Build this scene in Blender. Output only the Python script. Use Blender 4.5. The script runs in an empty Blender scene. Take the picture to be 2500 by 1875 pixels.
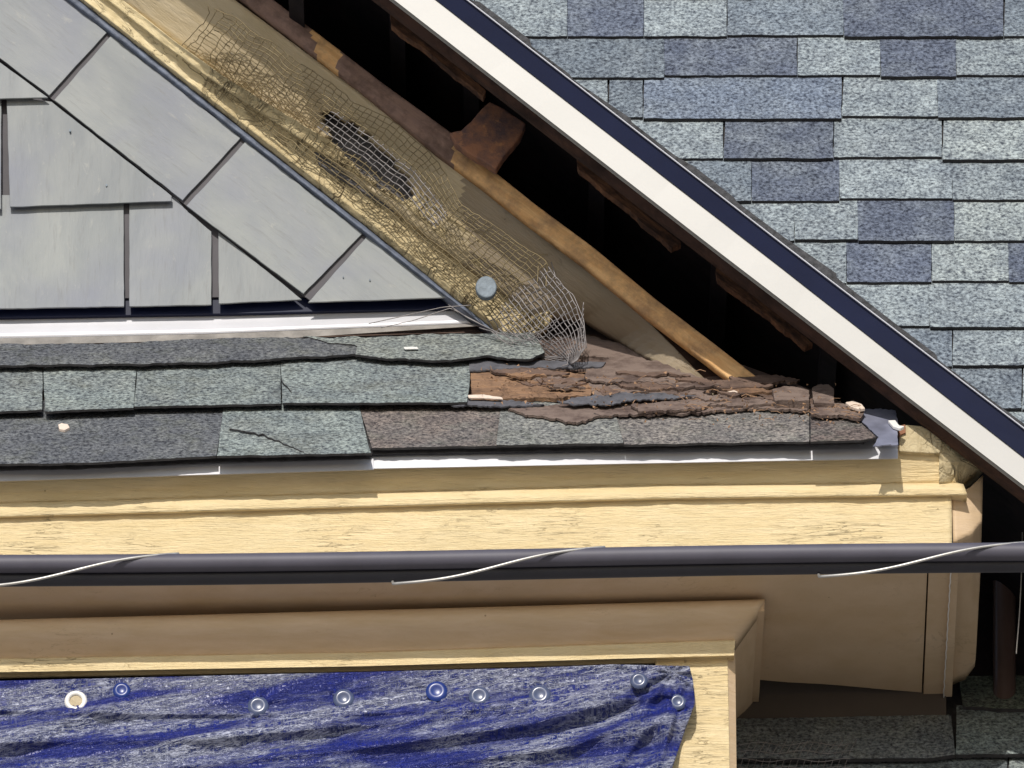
import bpy, math, random
from mathutils import Vector, noise
random.seed(7)
R = math.radians
sc = bpy.context.scene
# ------------------------------------------------------------------ camera
EL = R(25.0); DIST = 22.0; TZ = 10.9; F = 22000.0        # F: focal length in pixels of the 2500 px wide photograph
FW = Vector((0, math.cos(EL), math.sin(EL))); UP = Vector((0, -math.sin(EL), math.cos(EL))); RT = Vector((1, 0, 0))
CAM = Vector((0, 0, TZ)) - FW * DIST
cd = bpy.data.cameras.new('camera'); cam = bpy.data.objects.new('camera', cd); sc.collection.objects.link(cam)
cam.location = CAM; cam.rotation_euler = (R(90) + EL, 0, 0)
cd.sensor_width = 36; cd.lens = 36 * F / 2500; cd.clip_end = 2000; cd.clip_start = 0.5
sc.camera = cam
# ------------------------------------------------------------------ light
SUN_EL, SUN_AZ = 32.0, 8.0        # azimuth: degrees to the left of straight behind the camera
w = bpy.data.worlds.new('World'); sc.world = w; w.use_nodes = True
sky = w.node_tree.nodes.new('ShaderNodeTexSky'); sky.sky_type = 'NISHITA'; sky.sun_disc = False
sky.sun_elevation = R(SUN_EL); sky.sun_rotation = R(180 + SUN_AZ); sky.altitude = 50
bg = w.node_tree.nodes['Background']; bg.inputs[1].default_value = 0.115
w.node_tree.links.new(sky.outputs[0], bg.inputs[0])
sd = bpy.data.lights.new('sun', 'SUN'); sd.energy = 3.3; sd.angle = R(0.5); sd.color = (1.0, 0.95, 0.87)
sun = bpy.data.objects.new('sun', sd); sc.collection.objects.link(sun)
sv = Vector((-math.sin(R(SUN_AZ)) * math.cos(R(SUN_EL)), -math.cos(R(SUN_AZ)) * math.cos(R(SUN_EL)), math.sin(R(SUN_EL))))
sun.rotation_euler = sv.to_track_quat('Z', 'Y').to_euler(); sun.location = (0, -5, 20)
sc.view_settings.view_transform = 'Standard'; sc.view_settings.look = 'None'
sc.view_settings.exposure = 0.0; sc.view_settings.gamma = 1.0

# ------------------------------------------------------------------ geometry helpers
def ray(u, v):
    return FW + RT * ((u - 1250) / F) + UP * ((937.5 - v) / F)
def at(u, v, Y):                       # where the sight line meets the upright plane y = Y
    d = ray(u, v); return CAM + d * ((Y - CAM.y) / d.y)
class Plane:
    def __init__(s, a, b, c):
        s.p = at(*a); n = (at(*b) - s.p).cross(at(*c) - s.p).normalized()
        s.n = n if n.dot(FW) < 0 else -n
    def hit(s, u, v, h=0.0):
        d = ray(u, v); p = s.p + s.n * h; return CAM + d * ((p - CAM).dot(s.n) / d.dot(s.n))
def hn(p, f, seed=0.0):
    return noise.noise(Vector((p.x * f + seed, p.y * f + seed * 1.7, p.z * f)))
def lerp(a, b, t): return a + (b - a) * t
def samp(pts, n):                      # n+1 points evenly along a polyline
    L = [0]
    for a, b in zip(pts, pts[1:]): L.append(L[-1] + math.hypot(b[0] - a[0], b[1] - a[1]))
    out = []; k = 0
    for i in range(n + 1):
        d = L[-1] * i / n
        while k < len(L) - 2 and d > L[k + 1]: k += 1
        t = (d - L[k]) / max(1e-9, L[k + 1] - L[k])
        out.append((lerp(pts[k][0], pts[k + 1][0], t), lerp(pts[k][1], pts[k + 1][1], t)))
    return out
def yat(pts, x):
    for a, b in zip(pts, pts[1:]):
        if x <= b[0]: return lerp(a[1], b[1], (x - a[0]) / (b[0] - a[0]))
    a, b = pts[-2], pts[-1]; return lerp(a[1], b[1], (x - a[0]) / (b[0] - a[0]))
def inside(poly, x, y):
    c = False; j = len(poly) - 1
    for i in range(len(poly)):
        a, b = poly[i], poly[j]
        if (a[1] > y) != (b[1] > y) and x < (b[0] - a[0]) * (y - a[1]) / (b[1] - a[1]) + a[0]: c = not c
        j = i
    return c
def rag(poly, step=12, amp=1.2, seed=0):   # densify an outline and roughen it
    out = []
    for i, a in enumerate(poly):
        b = poly[(i + 1) % len(poly)]; d = math.hypot(b[0] - a[0], b[1] - a[1]); n = max(1, int(d / step))
        for k in range(n):
            t = k / n; x = lerp(a[0], b[0], t); y = lerp(a[1], b[1], t)
            q = Vector((x * .02 + seed * 3.1, y * .02, seed)); q2 = q * 4.3
            s = 0.15 if k == 0 else 1
            out.append((x + amp * s * (noise.noise(q) * 1.3 + noise.noise(q2) * .8), y + amp * s * (noise.noise(q + Vector((9, 4, 2))) * 1.3 + noise.noise(q2 + Vector((5, 1, 7))) * .8)))
    return out
class MB:
    def __init__(s): s.v = []; s.f = []; s.m = []; s.c = []; s.col = None
    def add(s, p): s.v.append(tuple(p)); s.c.append(s.col or (1, 1, 1)); return len(s.v) - 1
    def face(s, idx, m=0): s.f.append(tuple(idx)); s.m.append(m)
    def loop_prism(s, front, back, m=0, ms=None):
        n = len(front); a = [s.add(p) for p in front]; b = [s.add(p) for p in back]; ms = m if ms is None else ms
        s.face(a[::-1], m); s.face(b, ms)
        for i in range(n):
            j = (i + 1) % n; s.face((a[i], a[j], b[j], b[i]), ms)
    def prism(s, poly, Y, th, m=0, ms=None):       # outline on the plane y = Y, th thick away from the viewer
        f = [at(x, y, Y) for x, y in poly]; s.loop_prism(f, [p + Vector((0, th, 0)) for p in f], m, ms)
    def slab(s, poly, pl, h, th, m=0, ms=None, lift=None):   # a flat piece lying on a roof plane, top face at height h
        f = [pl.hit(x, y, h if lift is None else h + lift(x, y)) for x, y in poly]
        s.loop_prism(f, [p - pl.n * th for p in f], m, ms)
    def grid(s, G, th=None, m=0, skip=None):       # G rows of points; th = thickness away from the viewer
        R_, C_ = len(G), len(G[0]); A = [[s.add(p) for p in r] for r in G]
        def ok(i, j): return not (skip and skip(i, j))
        for i in range(R_ - 1):
            for j in range(C_ - 1):
                if ok(i, j): s.face((A[i][j], A[i][j + 1], A[i + 1][j + 1], A[i + 1][j]), m)
        if th is not None:
            B = [[s.add(Vector(p) + Vector((0, th, 0))) for p in r] for r in G]
            for i in range(R_ - 1):
                for j in range(C_ - 1):
                    if not ok(i, j): continue
                    s.face((B[i][j], B[i + 1][j], B[i + 1][j + 1], B[i][j + 1]), m)
                    if i == 0 or not ok(i - 1, j): s.face((A[i][j], B[i][j], B[i][j + 1], A[i][j + 1]), m)
                    if i == R_ - 2 or not ok(i + 1, j): s.face((A[i + 1][j], A[i + 1][j + 1], B[i + 1][j + 1], B[i + 1][j]), m)
                    if j == 0 or not ok(i, j - 1): s.face((A[i][j], A[i + 1][j], B[i + 1][j], B[i][j]), m)
                    if j == C_ - 2 or not ok(i, j + 1): s.face((A[i][j + 1], B[i][j + 1], B[i + 1][j + 1], A[i + 1][j + 1]), m)
    def tube(s, pts, r, seg=6, m=0):
        pts = [Vector(p) for p in pts]; prev = None; rings = []
        for i, p in enumerate(pts):
            t = (pts[min(i + 1, len(pts) - 1)] - pts[max(i - 1, 0)]).normalized()
            if prev is None: prev = t.orthogonal().normalized()
            a = (prev - t * prev.dot(t)).normalized(); b = t.cross(a); prev = a
            rings.append([s.add(p + (a * math.cos(2 * math.pi * k / seg) + b * math.sin(2 * math.pi * k / seg)) * (r[i] if isinstance(r, list) else r)) for k in range(seg)])
        for q, w_ in zip(rings, rings[1:]):
            for k in range(seg): s.face((q[k], q[(k + 1) % seg], w_[(k + 1) % seg], w_[k]), m)
        s.face(rings[0][::-1], m); s.face(rings[-1], m)
    def build(s, name, mats, parent=None, smooth=False, bevel=0):
        me = bpy.data.meshes.new(name); me.from_pydata(s.v, [], s.f)
        if not isinstance(mats, (list, tuple)): mats = [mats]
        for m in mats: me.materials.append(m)
        me.polygons.foreach_set('material_index', s.m)
        ca = me.color_attributes.new('tint', 'FLOAT_COLOR', 'POINT')
        ca.data.foreach_set('color', [x for c in s.c for x in (c[0], c[1], c[2], 1.0)])
        if smooth: me.polygons.foreach_set('use_smooth', [True] * len(me.polygons))
        me.validate(); me.update()
        o = bpy.data.objects.new(name, me); sc.collection.objects.link(o)
        if parent:
            o.parent = parent
            o.location = -parent.location if parent.type == 'EMPTY' else (0, 0, 0)
        if bevel:
            b = o.modifiers.new('bevel', 'BEVEL'); b.width = bevel; b.segments = 2; b.limit_method = 'ANGLE'; b.angle_limit = R(50)
        return o
def tag(o, label, cat, group=None, kind=None):
    o['label'] = label
    if cat: o['category'] = cat
    if group: o['group'] = group
    if kind: o['kind'] = kind
    return o
def thing(name, loc, label, cat, group=None):
    o = bpy.data.objects.new(name, None); sc.collection.objects.link(o); o.location = loc; o.empty_display_size = .1
    return tag(o, label, cat, group)
def loft(mb, lines, n, per=3, th=.03, m=0, amp=0., fr=30., seed=0., skip=None):
    """lines: [(pixel polyline, depth or list)] from one edge across to the other"""
    S = []
    for pts, Y in lines:
        sp = samp(pts, n)
        S.append([(x, y, Y(i / n) if callable(Y) else Y) for i, (x, y) in enumerate(sp)])
    rows = []; pix = []
    for a, b in zip(S, S[1:]):
        for k in range(per):
            t = k / per
            pr = [(lerp(p[0], q[0], t), lerp(p[1], q[1], t), lerp(p[2], q[2], t)) for p, q in zip(a, b)]; pix.append(pr)
    pix.append(S[-1])
    for pr in pix:
        row = []
        for x, y, Y in pr:
            p = at(x, y, Y)
            if amp: 
                d = amp * (hn(p, fr, seed) + .5 * hn(p, fr * 2.7, seed + 3)); p = p + Vector((0, d, d * .5))
            row.append(p)
        rows.append(row)
    sk = None
    if skip: sk = lambda i, j: inside(skip, (pix[i][j][0] + pix[i + 1][j + 1][0]) / 2, (pix[i][j][1] + pix[i + 1][j + 1][1]) / 2)
    mb.grid(rows, th, m, sk)

# ------------------------------------------------------------------ materials
class M:
    def __init__(s, name, rough=.7, metal=0., spec=.5):
        s.mat = bpy.data.materials.new(name); s.mat.use_nodes = True; s.t = s.mat.node_tree; s.b = s.t.nodes['Principled BSDF']
        s.b.inputs['Roughness'].default_value = rough; s.b.inputs['Metallic'].default_value = metal
        s.b.inputs['Specular IOR Level'].default_value = spec
        s.co = s.n('ShaderNodeTexCoord').outputs['Object']; s.nrm = None
    def n(s, t): return s.t.nodes.new(t)
    def l(s, a, b): s.t.links.new(a, b)
    def vec(s, scale=(1, 1, 1), rake=False):
        c = s.co
        if rake:
            r = s.n('ShaderNodeMapping'); r.inputs['Rotation'].default_value = (0, R(-40.7), 0); s.l(c, r.inputs[0]); c = r.outputs[0]
        m = s.n('ShaderNodeMapping'); m.inputs['Scale'].default_value = scale; s.l(c, m.inputs[0]); return m.outputs[0]
    def noise(s, vec, scale, detail=4, rough=.55, dist=0):
        x = s.n('ShaderNodeTexNoise'); x.inputs['Scale'].default_value = scale; x.inputs['Detail'].default_value = detail
        x.inputs['Roughness'].default_value = rough; x.inputs['Distortion'].default_value = dist; s.l(vec, x.inputs['Vector']); return x.outputs[0]
    def voro(s, vec, scale, feat='F1', out=0):
        x = s.n('ShaderNodeTexVoronoi'); x.feature = feat; x.inputs['Scale'].default_value = scale; s.l(vec, x.inputs['Vector']); return x.outputs[out]
    def ramp(s, fac, stops):
        x = s.n('ShaderNodeValToRGB'); e = x.color_ramp.elements
        while len(e) < len(stops): e.new(.5)
        for k, (p, c) in enumerate(stops):
            e[k].position = p; c = (c, c, c) if isinstance(c, (int, float)) else c; e[k].color = (*c, 1)
        s.l(fac, x.inputs[0]); return x.outputs[0]
    def mix(s, fac, a, b, mode='MIX'):
        x = s.n('ShaderNodeMix'); x.data_type = 'RGBA'; x.blend_type = mode
        for sock, v in ((x.inputs[0], fac), (x.inputs[6], a), (x.inputs[7], b)):
            if isinstance(v, bpy.types.NodeSocket): s.l(v, sock)
            elif isinstance(v, (int, float)): sock.default_value = v
            else: sock.default_value = (*v, 1)
        return x.outputs[2]
    def math(s, op, a, b=0.):
        x = s.n('ShaderNodeMath'); x.operation = op
        for k, v in enumerate((a, b)):
            if isinstance(v, bpy.types.NodeSocket): s.l(v, x.inputs[k])
            else: x.inputs[k].default_value = v
        return x.outputs[0]
    def attr(s):
        x = s.n('ShaderNodeAttribute'); x.attribute_name = 'tint'; return x.outputs[0]
    def bump(s, h, dist=.002, strength=1.):
        x = s.n('ShaderNodeBump'); x.inputs['Distance'].default_value = dist; x.inputs['Strength'].default_value = strength
        s.l(h, x.inputs['Height'])
        if s.nrm: s.l(s.nrm, x.inputs['Normal'])
        s.nrm = x.outputs[0]; s.l(s.nrm, s.b.inputs['Normal'])
    def color(s, c):
        if isinstance(c, bpy.types.NodeSocket): s.l(c, s.b.inputs['Base Color'])
        else: s.b.inputs['Base Color'].default_value = (*c, 1)
    def rough(s, r): s.l(r, s.b.inputs['Roughness'])

def mat_shingle(name, moss=0.):
    m = M(name, .85, 0, .3); a = m.attr()
    g = m.noise(m.co, 105, 3, .7); g2 = m.voro(m.co, 150)
    big = m.noise(m.co, 13, 5, .65)
    a = m.mix(m.ramp(m.noise(m.co, 7, 4, .6), [(.45, 0.), (.7, .55)]), a, (.21, .235, .255) if name[0] == 'm' else (.18, .185, .18))
    c = m.mix(m.ramp(g, [(.34, 0.), (.66, 1.)]), m.mix(1., a, (.22, .23, .28), 'MULTIPLY'), m.mix(1., a, (1.9, 1.9, 1.85), 'MULTIPLY'))
    c = m.mix(m.ramp(big, [(.35, .0), (.65, .75)]), c, m.mix(1., c, (.58, .60, .66), 'MULTIPLY'))
    if moss: c = m.mix(m.ramp(m.noise(m.co, 14, 5, .7), [(.5, 0.), (.75, moss)]), c, (.10, .11, .05))
    m.color(c); m.bump(m.mix(.5, g, g2), .006, 1.); return m.mat
def mat_paint(name, base, dark, crack=.5, rake=False, stretch=6., rough=.55, bump=.003, peel=None, cs=9.):
    m = M(name, rough, 0, .35); v = m.vec((1, 1, stretch), rake)
    n1 = m.noise(v, 7, 6, .65, .3); n2 = m.noise(m.co, 4, 3)
    c = m.mix(m.ramp(n1, [(.3, 0.), (.7, 1.)]), base, [base[0] * .86, base[1] * .82, base[2] * .72])
    c = m.mix(m.ramp(n2, [(.35, 0.), (.75, .35)]), c, [base[0] * .8, base[1] * .82, base[2] * .8])
    # thin cracks that follow the grain
    w_ = m.noise(v, cs, 4, .6, .5); d = m.math('ABSOLUTE', m.math('SUBTRACT', w_, .5))
    msk = m.noise(m.co, 6, 3, .6)
    ck = m.math('MULTIPLY', m.ramp(d, [(0., 1.), (.013, 0.)]), m.ramp(msk, [(.52, 0.), (.66, 1.)]))
    ck = m.math('MULTIPLY', ck, crack)
    c = m.mix(ck, c, dark)
    if peel:
        pk = m.ramp(m.noise(v, 16, 6, .75), [(.60, 0.), (.64, 1.)]); c = m.mix(m.math('MULTIPLY', pk, peel[3]), c, peel[:3])
    dots = m.ramp(m.voro(m.co, 14), [(.02, .7), (.04, 0.)]); c = m.mix(dots, c, dark)
    m.color(c); m.bump(m.math('SUBTRACT', m.noise(v, 22, 5, .65), m.math('MULTIPLY', ck, .8)), bump, 1.); return m.mat
def mat_wood(name, a, b, rake=False, stretch=10., bump=.003, mot=None):
    m = M(name, .85, 0, .2); v = m.vec((1, 1, stretch), rake)
    n1 = m.noise(v, 10, 8, .7, .6); n2 = m.noise(m.co, 12, 6, .7)
    c = m.mix(m.ramp(n1, [(.35, 0.), (.65, 1.)]), a, b)
    c = m.mix(m.ramp(n2, [(.45, 0.), (.65, .8)]), c, mot or [x * .35 for x in a])
    m.color(c); m.bump(m.mix(.5, n1, n2), bump, 1.); return m.mat
def mat_plain(name, c, rough=.5, metal=0., var=.12, scale=8, bump=0.):
    m = M(name, rough, metal); n = m.noise(m.co, scale, 5, .6)
    m.color(m.mix(m.ramp(n, [(.3, 0.), (.7, 1.)]), [x * (1 - var) for x in c], [min(1, x * (1 + var)) for x in c]))
    if bump: m.bump(m.noise(m.co, 60, 4), bump)
    return m.mat

def mat_slate(name, rake=False):
    m = M(name, .55, 0, .4); a = m.attr()
    v = m.vec((.10, 1, 1), True) if rake else m.vec((1, 1, .10)); v2 = m.vec((.35, 1, 1), True) if rake else m.vec((1, 1, .35))
    n = m.noise(v2, 9, 4, .6, .5); g = m.noise(v, 110, 4, .65, .3); g2 = m.noise(v2, 60, 5, .7, .6)
    c = m.mix(m.ramp(n, [(.35, 0.), (.65, 1.)]), (.205, .222, .235), (.272, .286, .285))
    c = m.mix(m.ramp(m.noise(m.co, 3.1, 3, .5, .3), [(.52, 0.), (.70, .7)]), c, (.185, .198, .255))
    c = m.mix(1., c, a, 'MULTIPLY')
    c = m.mix(m.ramp(g, [(.56, 0.), (.75, .45)]), c, (.15, .15, .15))
    c = m.mix(m.ramp(g2, [(.60, 0.), (.78, .5)]), c, (.40, .39, .35))
    m.color(c); m.bump(g, .0012, .6); m.bump(g2, .0016, .5); return m.mat
def mat_tarp():
    m = M('tarp', .42, 0, .5)
    fold = m.vec((1, 1, 3.2)); rot = m.n('ShaderNodeMapping'); rot.inputs['Rotation'].default_value = (0, R(11), 0); m.l(m.co, rot.inputs[0])
    sc2 = m.n('ShaderNodeMapping'); sc2.inputs['Scale'].default_value = (.8, 1, 5.5); m.l(rot.outputs[0], sc2.inputs[0]); f = sc2.outputs[0]
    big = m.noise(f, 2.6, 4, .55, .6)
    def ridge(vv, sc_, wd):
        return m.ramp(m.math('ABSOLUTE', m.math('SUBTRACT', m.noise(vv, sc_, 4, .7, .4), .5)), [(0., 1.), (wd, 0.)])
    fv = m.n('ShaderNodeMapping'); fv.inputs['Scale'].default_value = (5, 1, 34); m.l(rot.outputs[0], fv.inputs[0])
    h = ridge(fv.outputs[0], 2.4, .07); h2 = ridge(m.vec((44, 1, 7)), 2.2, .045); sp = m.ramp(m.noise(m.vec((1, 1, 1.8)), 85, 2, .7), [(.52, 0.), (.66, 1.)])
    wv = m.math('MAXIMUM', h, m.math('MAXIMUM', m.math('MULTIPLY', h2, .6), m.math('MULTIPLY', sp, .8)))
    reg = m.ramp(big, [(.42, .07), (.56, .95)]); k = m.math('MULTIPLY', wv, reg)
    m.color(m.mix(k, m.mix(m.ramp(big, [(.4, 0.), (.65, 1.)]), (.004, .014, .20), (.010, .021, .12)), (.52, .55, .68)))  # whitish glare on the weave is painted into the blue base colour
    m.bump(wv, .003, 1.); return m.mat
def mat_rust(name):
    m = M(name, .75, 0, .3); n = m.noise(m.co, 14, 6, .7); n2 = m.noise(m.co, 25, 5, .7)
    c = m.mix(m.ramp(n, [(.4, 0.), (.6, 1.)]), (.11, .07, .07), (.30, .14, .08))
    c = m.mix(m.ramp(n2, [(.58, 0.), (.68, .8)]), c, (.46, .22, .10)); m.color(c); m.bump(n2, .004); return m.mat

YEL = (.86, .70, .43)
MT = dict(
    slate=mat_slate('slate'), slate_rake=mat_slate('raking_slate', True), slate_back=mat_plain('slate_underlay', (.10, .095, .105), .8),
    shingle=mat_shingle('main_shingle'), pshingle=mat_shingle('pent_shingle', .25),
    shingle_edge=mat_plain('asphalt_edge', (.035, .033, .035), .9, 0, .4, 60, .002),
    yellow=mat_paint('yellow_paint', YEL, (.26, .16, .06), .42, stretch=11, bump=.005, cs=7),
    yellow_plain=mat_paint('yellow_soffit_paint', (.70, .53, .365), (.2, .12, .06), .25, bump=.0015),
    yellow_rake=mat_paint('yellow_rake_paint', (.80, .67, .42), (.16, .09, .035), .9, rake=True, stretch=5, bump=.004, cs=14),
    crackle=None, lump=None,
    tan=mat_paint('tan_paint', (.54, .45, .31), (.14, .09, .05), .5, rake=True, stretch=6),
    grey_board=mat_paint('grey_board_paint', (.33, .27, .20), (.10, .07, .05), .6, rake=True, stretch=8),
    white=mat_plain('white_metal_trim', (.43, .42, .40), .38, 0, .035, 2.5),
    navy=mat_plain('dark_drip_metal', (.007, .011, .038), .4, .1, .15, 6),
    alu=mat_plain('aluminium_flashing', (.68, .68, .72), .42, .25, .07, 5),
    alu_dull=mat_plain('dull_metal', (.24, .25, .33), .5, .3, .3, 14),
    orange=mat_wood('raw_sunlit_wood', (.85, .54, .26), (.68, .38, .16), True, 9, .005, (.34, .21, .12)),  # bare wood, brightened to look sunlit on the lower board
    brown=mat_wood('weathered_shaded_wood', (.23, .15, .125), (.32, .21, .165), True, 8, .003),  # old brown wood whose tone also holds the shade on the upper board
    red=mat_rust('rotten_red_wood'),
    dark=mat_wood('deep_shade_wood', (.010, .008, .012), (.018, .012, .012), True, 6, .002),  # near black painted in for the deep shade inside openings
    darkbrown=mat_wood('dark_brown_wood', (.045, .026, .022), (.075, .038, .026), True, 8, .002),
    deck=mat_wood('rotten_deck_wood', (.15, .10, .082), (.22, .15, .115), False, 22, .008, (.07, .05, .045)),
    deck_orange=mat_wood('split_deck_wood', (.36, .21, .12), (.20, .13, .09), False, 18, .006, (.08, .05, .04)),
    felt=mat_plain('roofing_felt', (.10, .10, .115), .8, 0, .35, 30, .004),
    cable_shaded=mat_plain('shaded_cable_sheath', (.028, .027, .036), .55, 0, .12, 10), cable=mat_plain('lit_cable_sheath', (.085, .08, .105), .55, 0, .12, 10),  # one sheath in two tones: paler where sunlit, darker where shaded
    steel=mat_plain('galvanised_wire', (.55, .53, .50), .4, .6, .2, 30),
    netpaint=mat_plain('painted_wire_shadowed', (.22, .17, .09), .7, 0, .3, 30),  # yellow wire paint darkened to carry the shadow lines along the wires
    netbare=mat_plain('bare_wire', (.27, .25, .25), .5, .4, .3, 30),
    cap=mat_plain('zinc_cap', (.16, .195, .23), .6, .2, .25, 60, .002),
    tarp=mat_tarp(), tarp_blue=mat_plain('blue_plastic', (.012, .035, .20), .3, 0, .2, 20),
    clear=mat_plain('grey_plastic_cap', (.07, .09, .17), .25, 0, .25, 40), ring=mat_plain('white_grommet', (.85, .83, .8), .35, 0, .03, 30),
    chip=mat_plain('pale_chip', (.75, .62, .52), .8, 0, .1, 80), twig=mat_plain('straw', (.32, .19, .11), .9, 0, .5, 60),
    wall=mat_plain('shaded_wall', (.07, .055, .045), .8, 0, .15, 5), sidewall=mat_wood('stained_boards', (.14, .09, .075), (.075, .055, .06), False, 1, .002),  # lower wall is yellow; its dark colour paints the shade under the soffit
)
MT['navy'].node_tree.nodes['Principled BSDF'].inputs['Specular IOR Level'].default_value = .12
MT['navy'].node_tree.nodes['Principled BSDF'].inputs['Metallic'].default_value = 0
def mat_crackle(name, base, rake=True, sc1=26., k=1.):
    m = M(name, .7, 0, .3); v = m.vec((1, 1, 1.8), rake)
    def ridge(vv, sc_, wd, seed=0.):
        a_ = m.noise(vv, sc_, 3, .6, .8); return m.ramp(m.math('ABSOLUTE', m.math('SUBTRACT', a_, .5 + seed)), [(0., 1.), (wd, 0.)])
    n = m.noise(m.co, 34, 6, .75, .6); msk = m.ramp(m.noise(m.co, 11, 3), [(.42, .1), (.62, 1.)])
    ck = m.math('MULTIPLY', ridge(m.vec((3.2, 1, 1), rake), sc1 * .22, .035), msk)
    ck = m.math('MAXIMUM', ck, m.math('MULTIPLY', ridge(m.vec((1, 1, 2.6), rake), sc1 * .4, .03, .06), .45))
    ck = m.math('MAXIMUM', ck, m.math('MULTIPLY', m.ramp(m.voro(m.vec((1, 1, 1), rake), sc1 * 2.2, 'DISTANCE_TO_EDGE'), [(0., 1.), (.08, 0.)]), m.math('MULTIPLY', msk, .35)))
    c = m.mix(m.ramp(n, [(.3, 0.), (.7, 1.)]), base, [base[0] * .68, base[1] * .64, base[2] * .58])
    c = m.mix(m.math('MULTIPLY', ck, k), c, (.09, .06, .03)); m.color(c)
    m.bump(m.math('SUBTRACT', n, ck), .006, 1.); return m.mat
MT['crackle'] = mat_crackle('crackled_yellow_paint', (.76, .63, .38))
MT['lump'] = mat_crackle('flaking_yellow_paint', (.66, .56, .36), False, 11, .12)

# ------------------------------------------------------------------ ground (far below, out of the frame)
g = MB(); n = 8
g.grid([[Vector((lerp(-300, 300, i / n), lerp(-300, 300, j / n), 0)) for i in range(n + 1)] for j in range(n + 1)])
o = g.build('ground', mat_plain('pale_paving', (.36, .325, .28), .9, 0, .2, .5)); o['kind'] = 'structure'; o['label'] = 'pale paved ground far below the gable'

# ------------------------------------------------------------------ the house
H = thing('house', Vector((0, 1.5, 0)), 'old house with a slate hung gable, yellow painted cornice and grey shingle roofs', 'house')

# --- slates of the gable wall
def slates(mb, polys, Y, lift=.010, th=.006):
    for k, poly in enumerate(polys):
        t = .93 + random.random() * .12; mb.col = (t, t, t * (1 + random.uniform(-.02, .03)))
        ys = [p[1] for p in poly]; y0, y1 = min(ys), max(ys)
        P = rag(poly, 16, .8, k + Y * 100)
        f = [at(x, y, Y - lift * (y - y0) / (y1 - y0)) for x, y in P]
        mb.loop_prism(f, [p + Vector((0, th, 0)) for p in f])
fs = MB()
slates(fs, [[(-420, 522), (-210, 520), (-208, 757), (-420, 760)], [(-196, 480), (302, 470), (303, 748), (-195, 757)], [(315, 470), (430, 480), (449, 507), (516, 565), (516, 744), (316, 748)], [(533, 566), (737, 731), (534, 741)]], -.012)
slates(fs, [[(16, 235), (126, 248), (419, 478), (419, 491), (24, 505)], [(-260, 235), (3, 235), (3, 510), (-260, 520)]], -.022)
slates(fs, [[(-400, -140), (-80, 90), (0, 152), (118, 238), (-80, 243), (-400, 250)]], -.032)
wall = fs.build('slate_wall', MT['slate'], H, bevel=.0012)
rs = MB()
slates(rs, [[(-380, -440), (-120, -215), (-262, -60), (-500, -240)], [(-112, -205), (160, -3), (261, 79), (120, 233), (-254, -52)], [(271, 87), (588, 336), (446, 489), (132, 244)], [(600, 345), (885, 570), (741, 717), (455, 502)], [(896, 577), (1099, 726), (752, 738)]], -.028, .003)
rs.build('raking_slates', MT['slate_rake'], wall, bevel=.0012)
b = MB(); b.prism([(-500, -400), (160, -10), (1120, 742), (1110, 720), (-500, 735)], -.003, .03); b.build('backing', MT['slate_back'], wall)
b = MB(); b.prism([(-420, -440), (-360, -440), (160, -8), (1085, 722), (760, 735), (742, 722), (450, 498), (122, 238), (-420, -175)], -.0215, .005); b.build('backing', MT['slate_back'], wall)
for x, y, s_ in ((39, 210, 2), (171, 318, 2.4), (260, 452, 2.4), (903, 683, 2), (838, 676, 1.6)):
    nl = MB(); nl.prism([(x + s_ * math.cos(a), y + s_ * math.sin(a) * 1.4) for a in [k * .785 for k in range(8)]], -.0335 if x < 700 else -.034, .012)
    nl.build('nail_head', MT['cap'], wall)

q = MB(); q.prism([(-300, 735), (1105, 700), (1110, 752), (600, 764), (-300, 779)], .004, .02); q.build('slate_shade_strip', MT['navy'], wall)  # dark strip added to paint the deep shade under the slate overhang
# --- apron flashing above the pent roof
PENT = Plane((0, 1130, -.541), (2100, 1075, -.541), (600, 832, .002))
f = MB()
loft(f, [([(-150, 745), (600, 728), (1150, 722)], .030), ([(-150, 790), (600, 778), (1130, 760)], .018), ([(-150, 829), (500, 815), (900, 799), (1185, 788)], -.002)], 60, 3, .003, amp=.0012, fr=6)
fl = f.build('apron_flashing', MT['alu'], H, smooth=True)
f = MB(); loft(f, [([(-150, 829), (500, 816), (900, 800), (1180, 789)], -.008), ([(-150, 846), (300, 836), (700, 826), (1000, 806), (1180, 795)], -.020)], 60, 2, .003, amp=.002, fr=18)
f.build('flashing_lip', mat_plain('dirty_lip', (.27, .25, .23), .7, 0, .3, 20, .003), fl)

# --- pent roof
deck = MB(); deck.slab([(-200, 822), (1150, 780), (1420, 772), (1700, 850), (2020, 965), (2130, 1020), (2150, 1058), (-200, 1104)], PENT, 0, .03)
pr = deck.build('pent_roof', MT['deck'], H)
s1 = MB()
LG, DK, MID, BR, BR2 = (.23, .26, .25), (.115, .12, .13), (.20, .22, .225), (.18, .15, .135), (.15, .12, .108)
def tab(mb, poly, pl, col, k, yt, yb, h0=.012, h1=.024, th=.006, amp=1.3, step=9):
    mb.col = col; P = rag(poly, step, amp, k)
    mb.slab(P, pl, 0, th, 0, 1, lift=lambda x, y: lerp(h0, h1, max(0, min(1, (y - yt) / (yb - yt)))))
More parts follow.
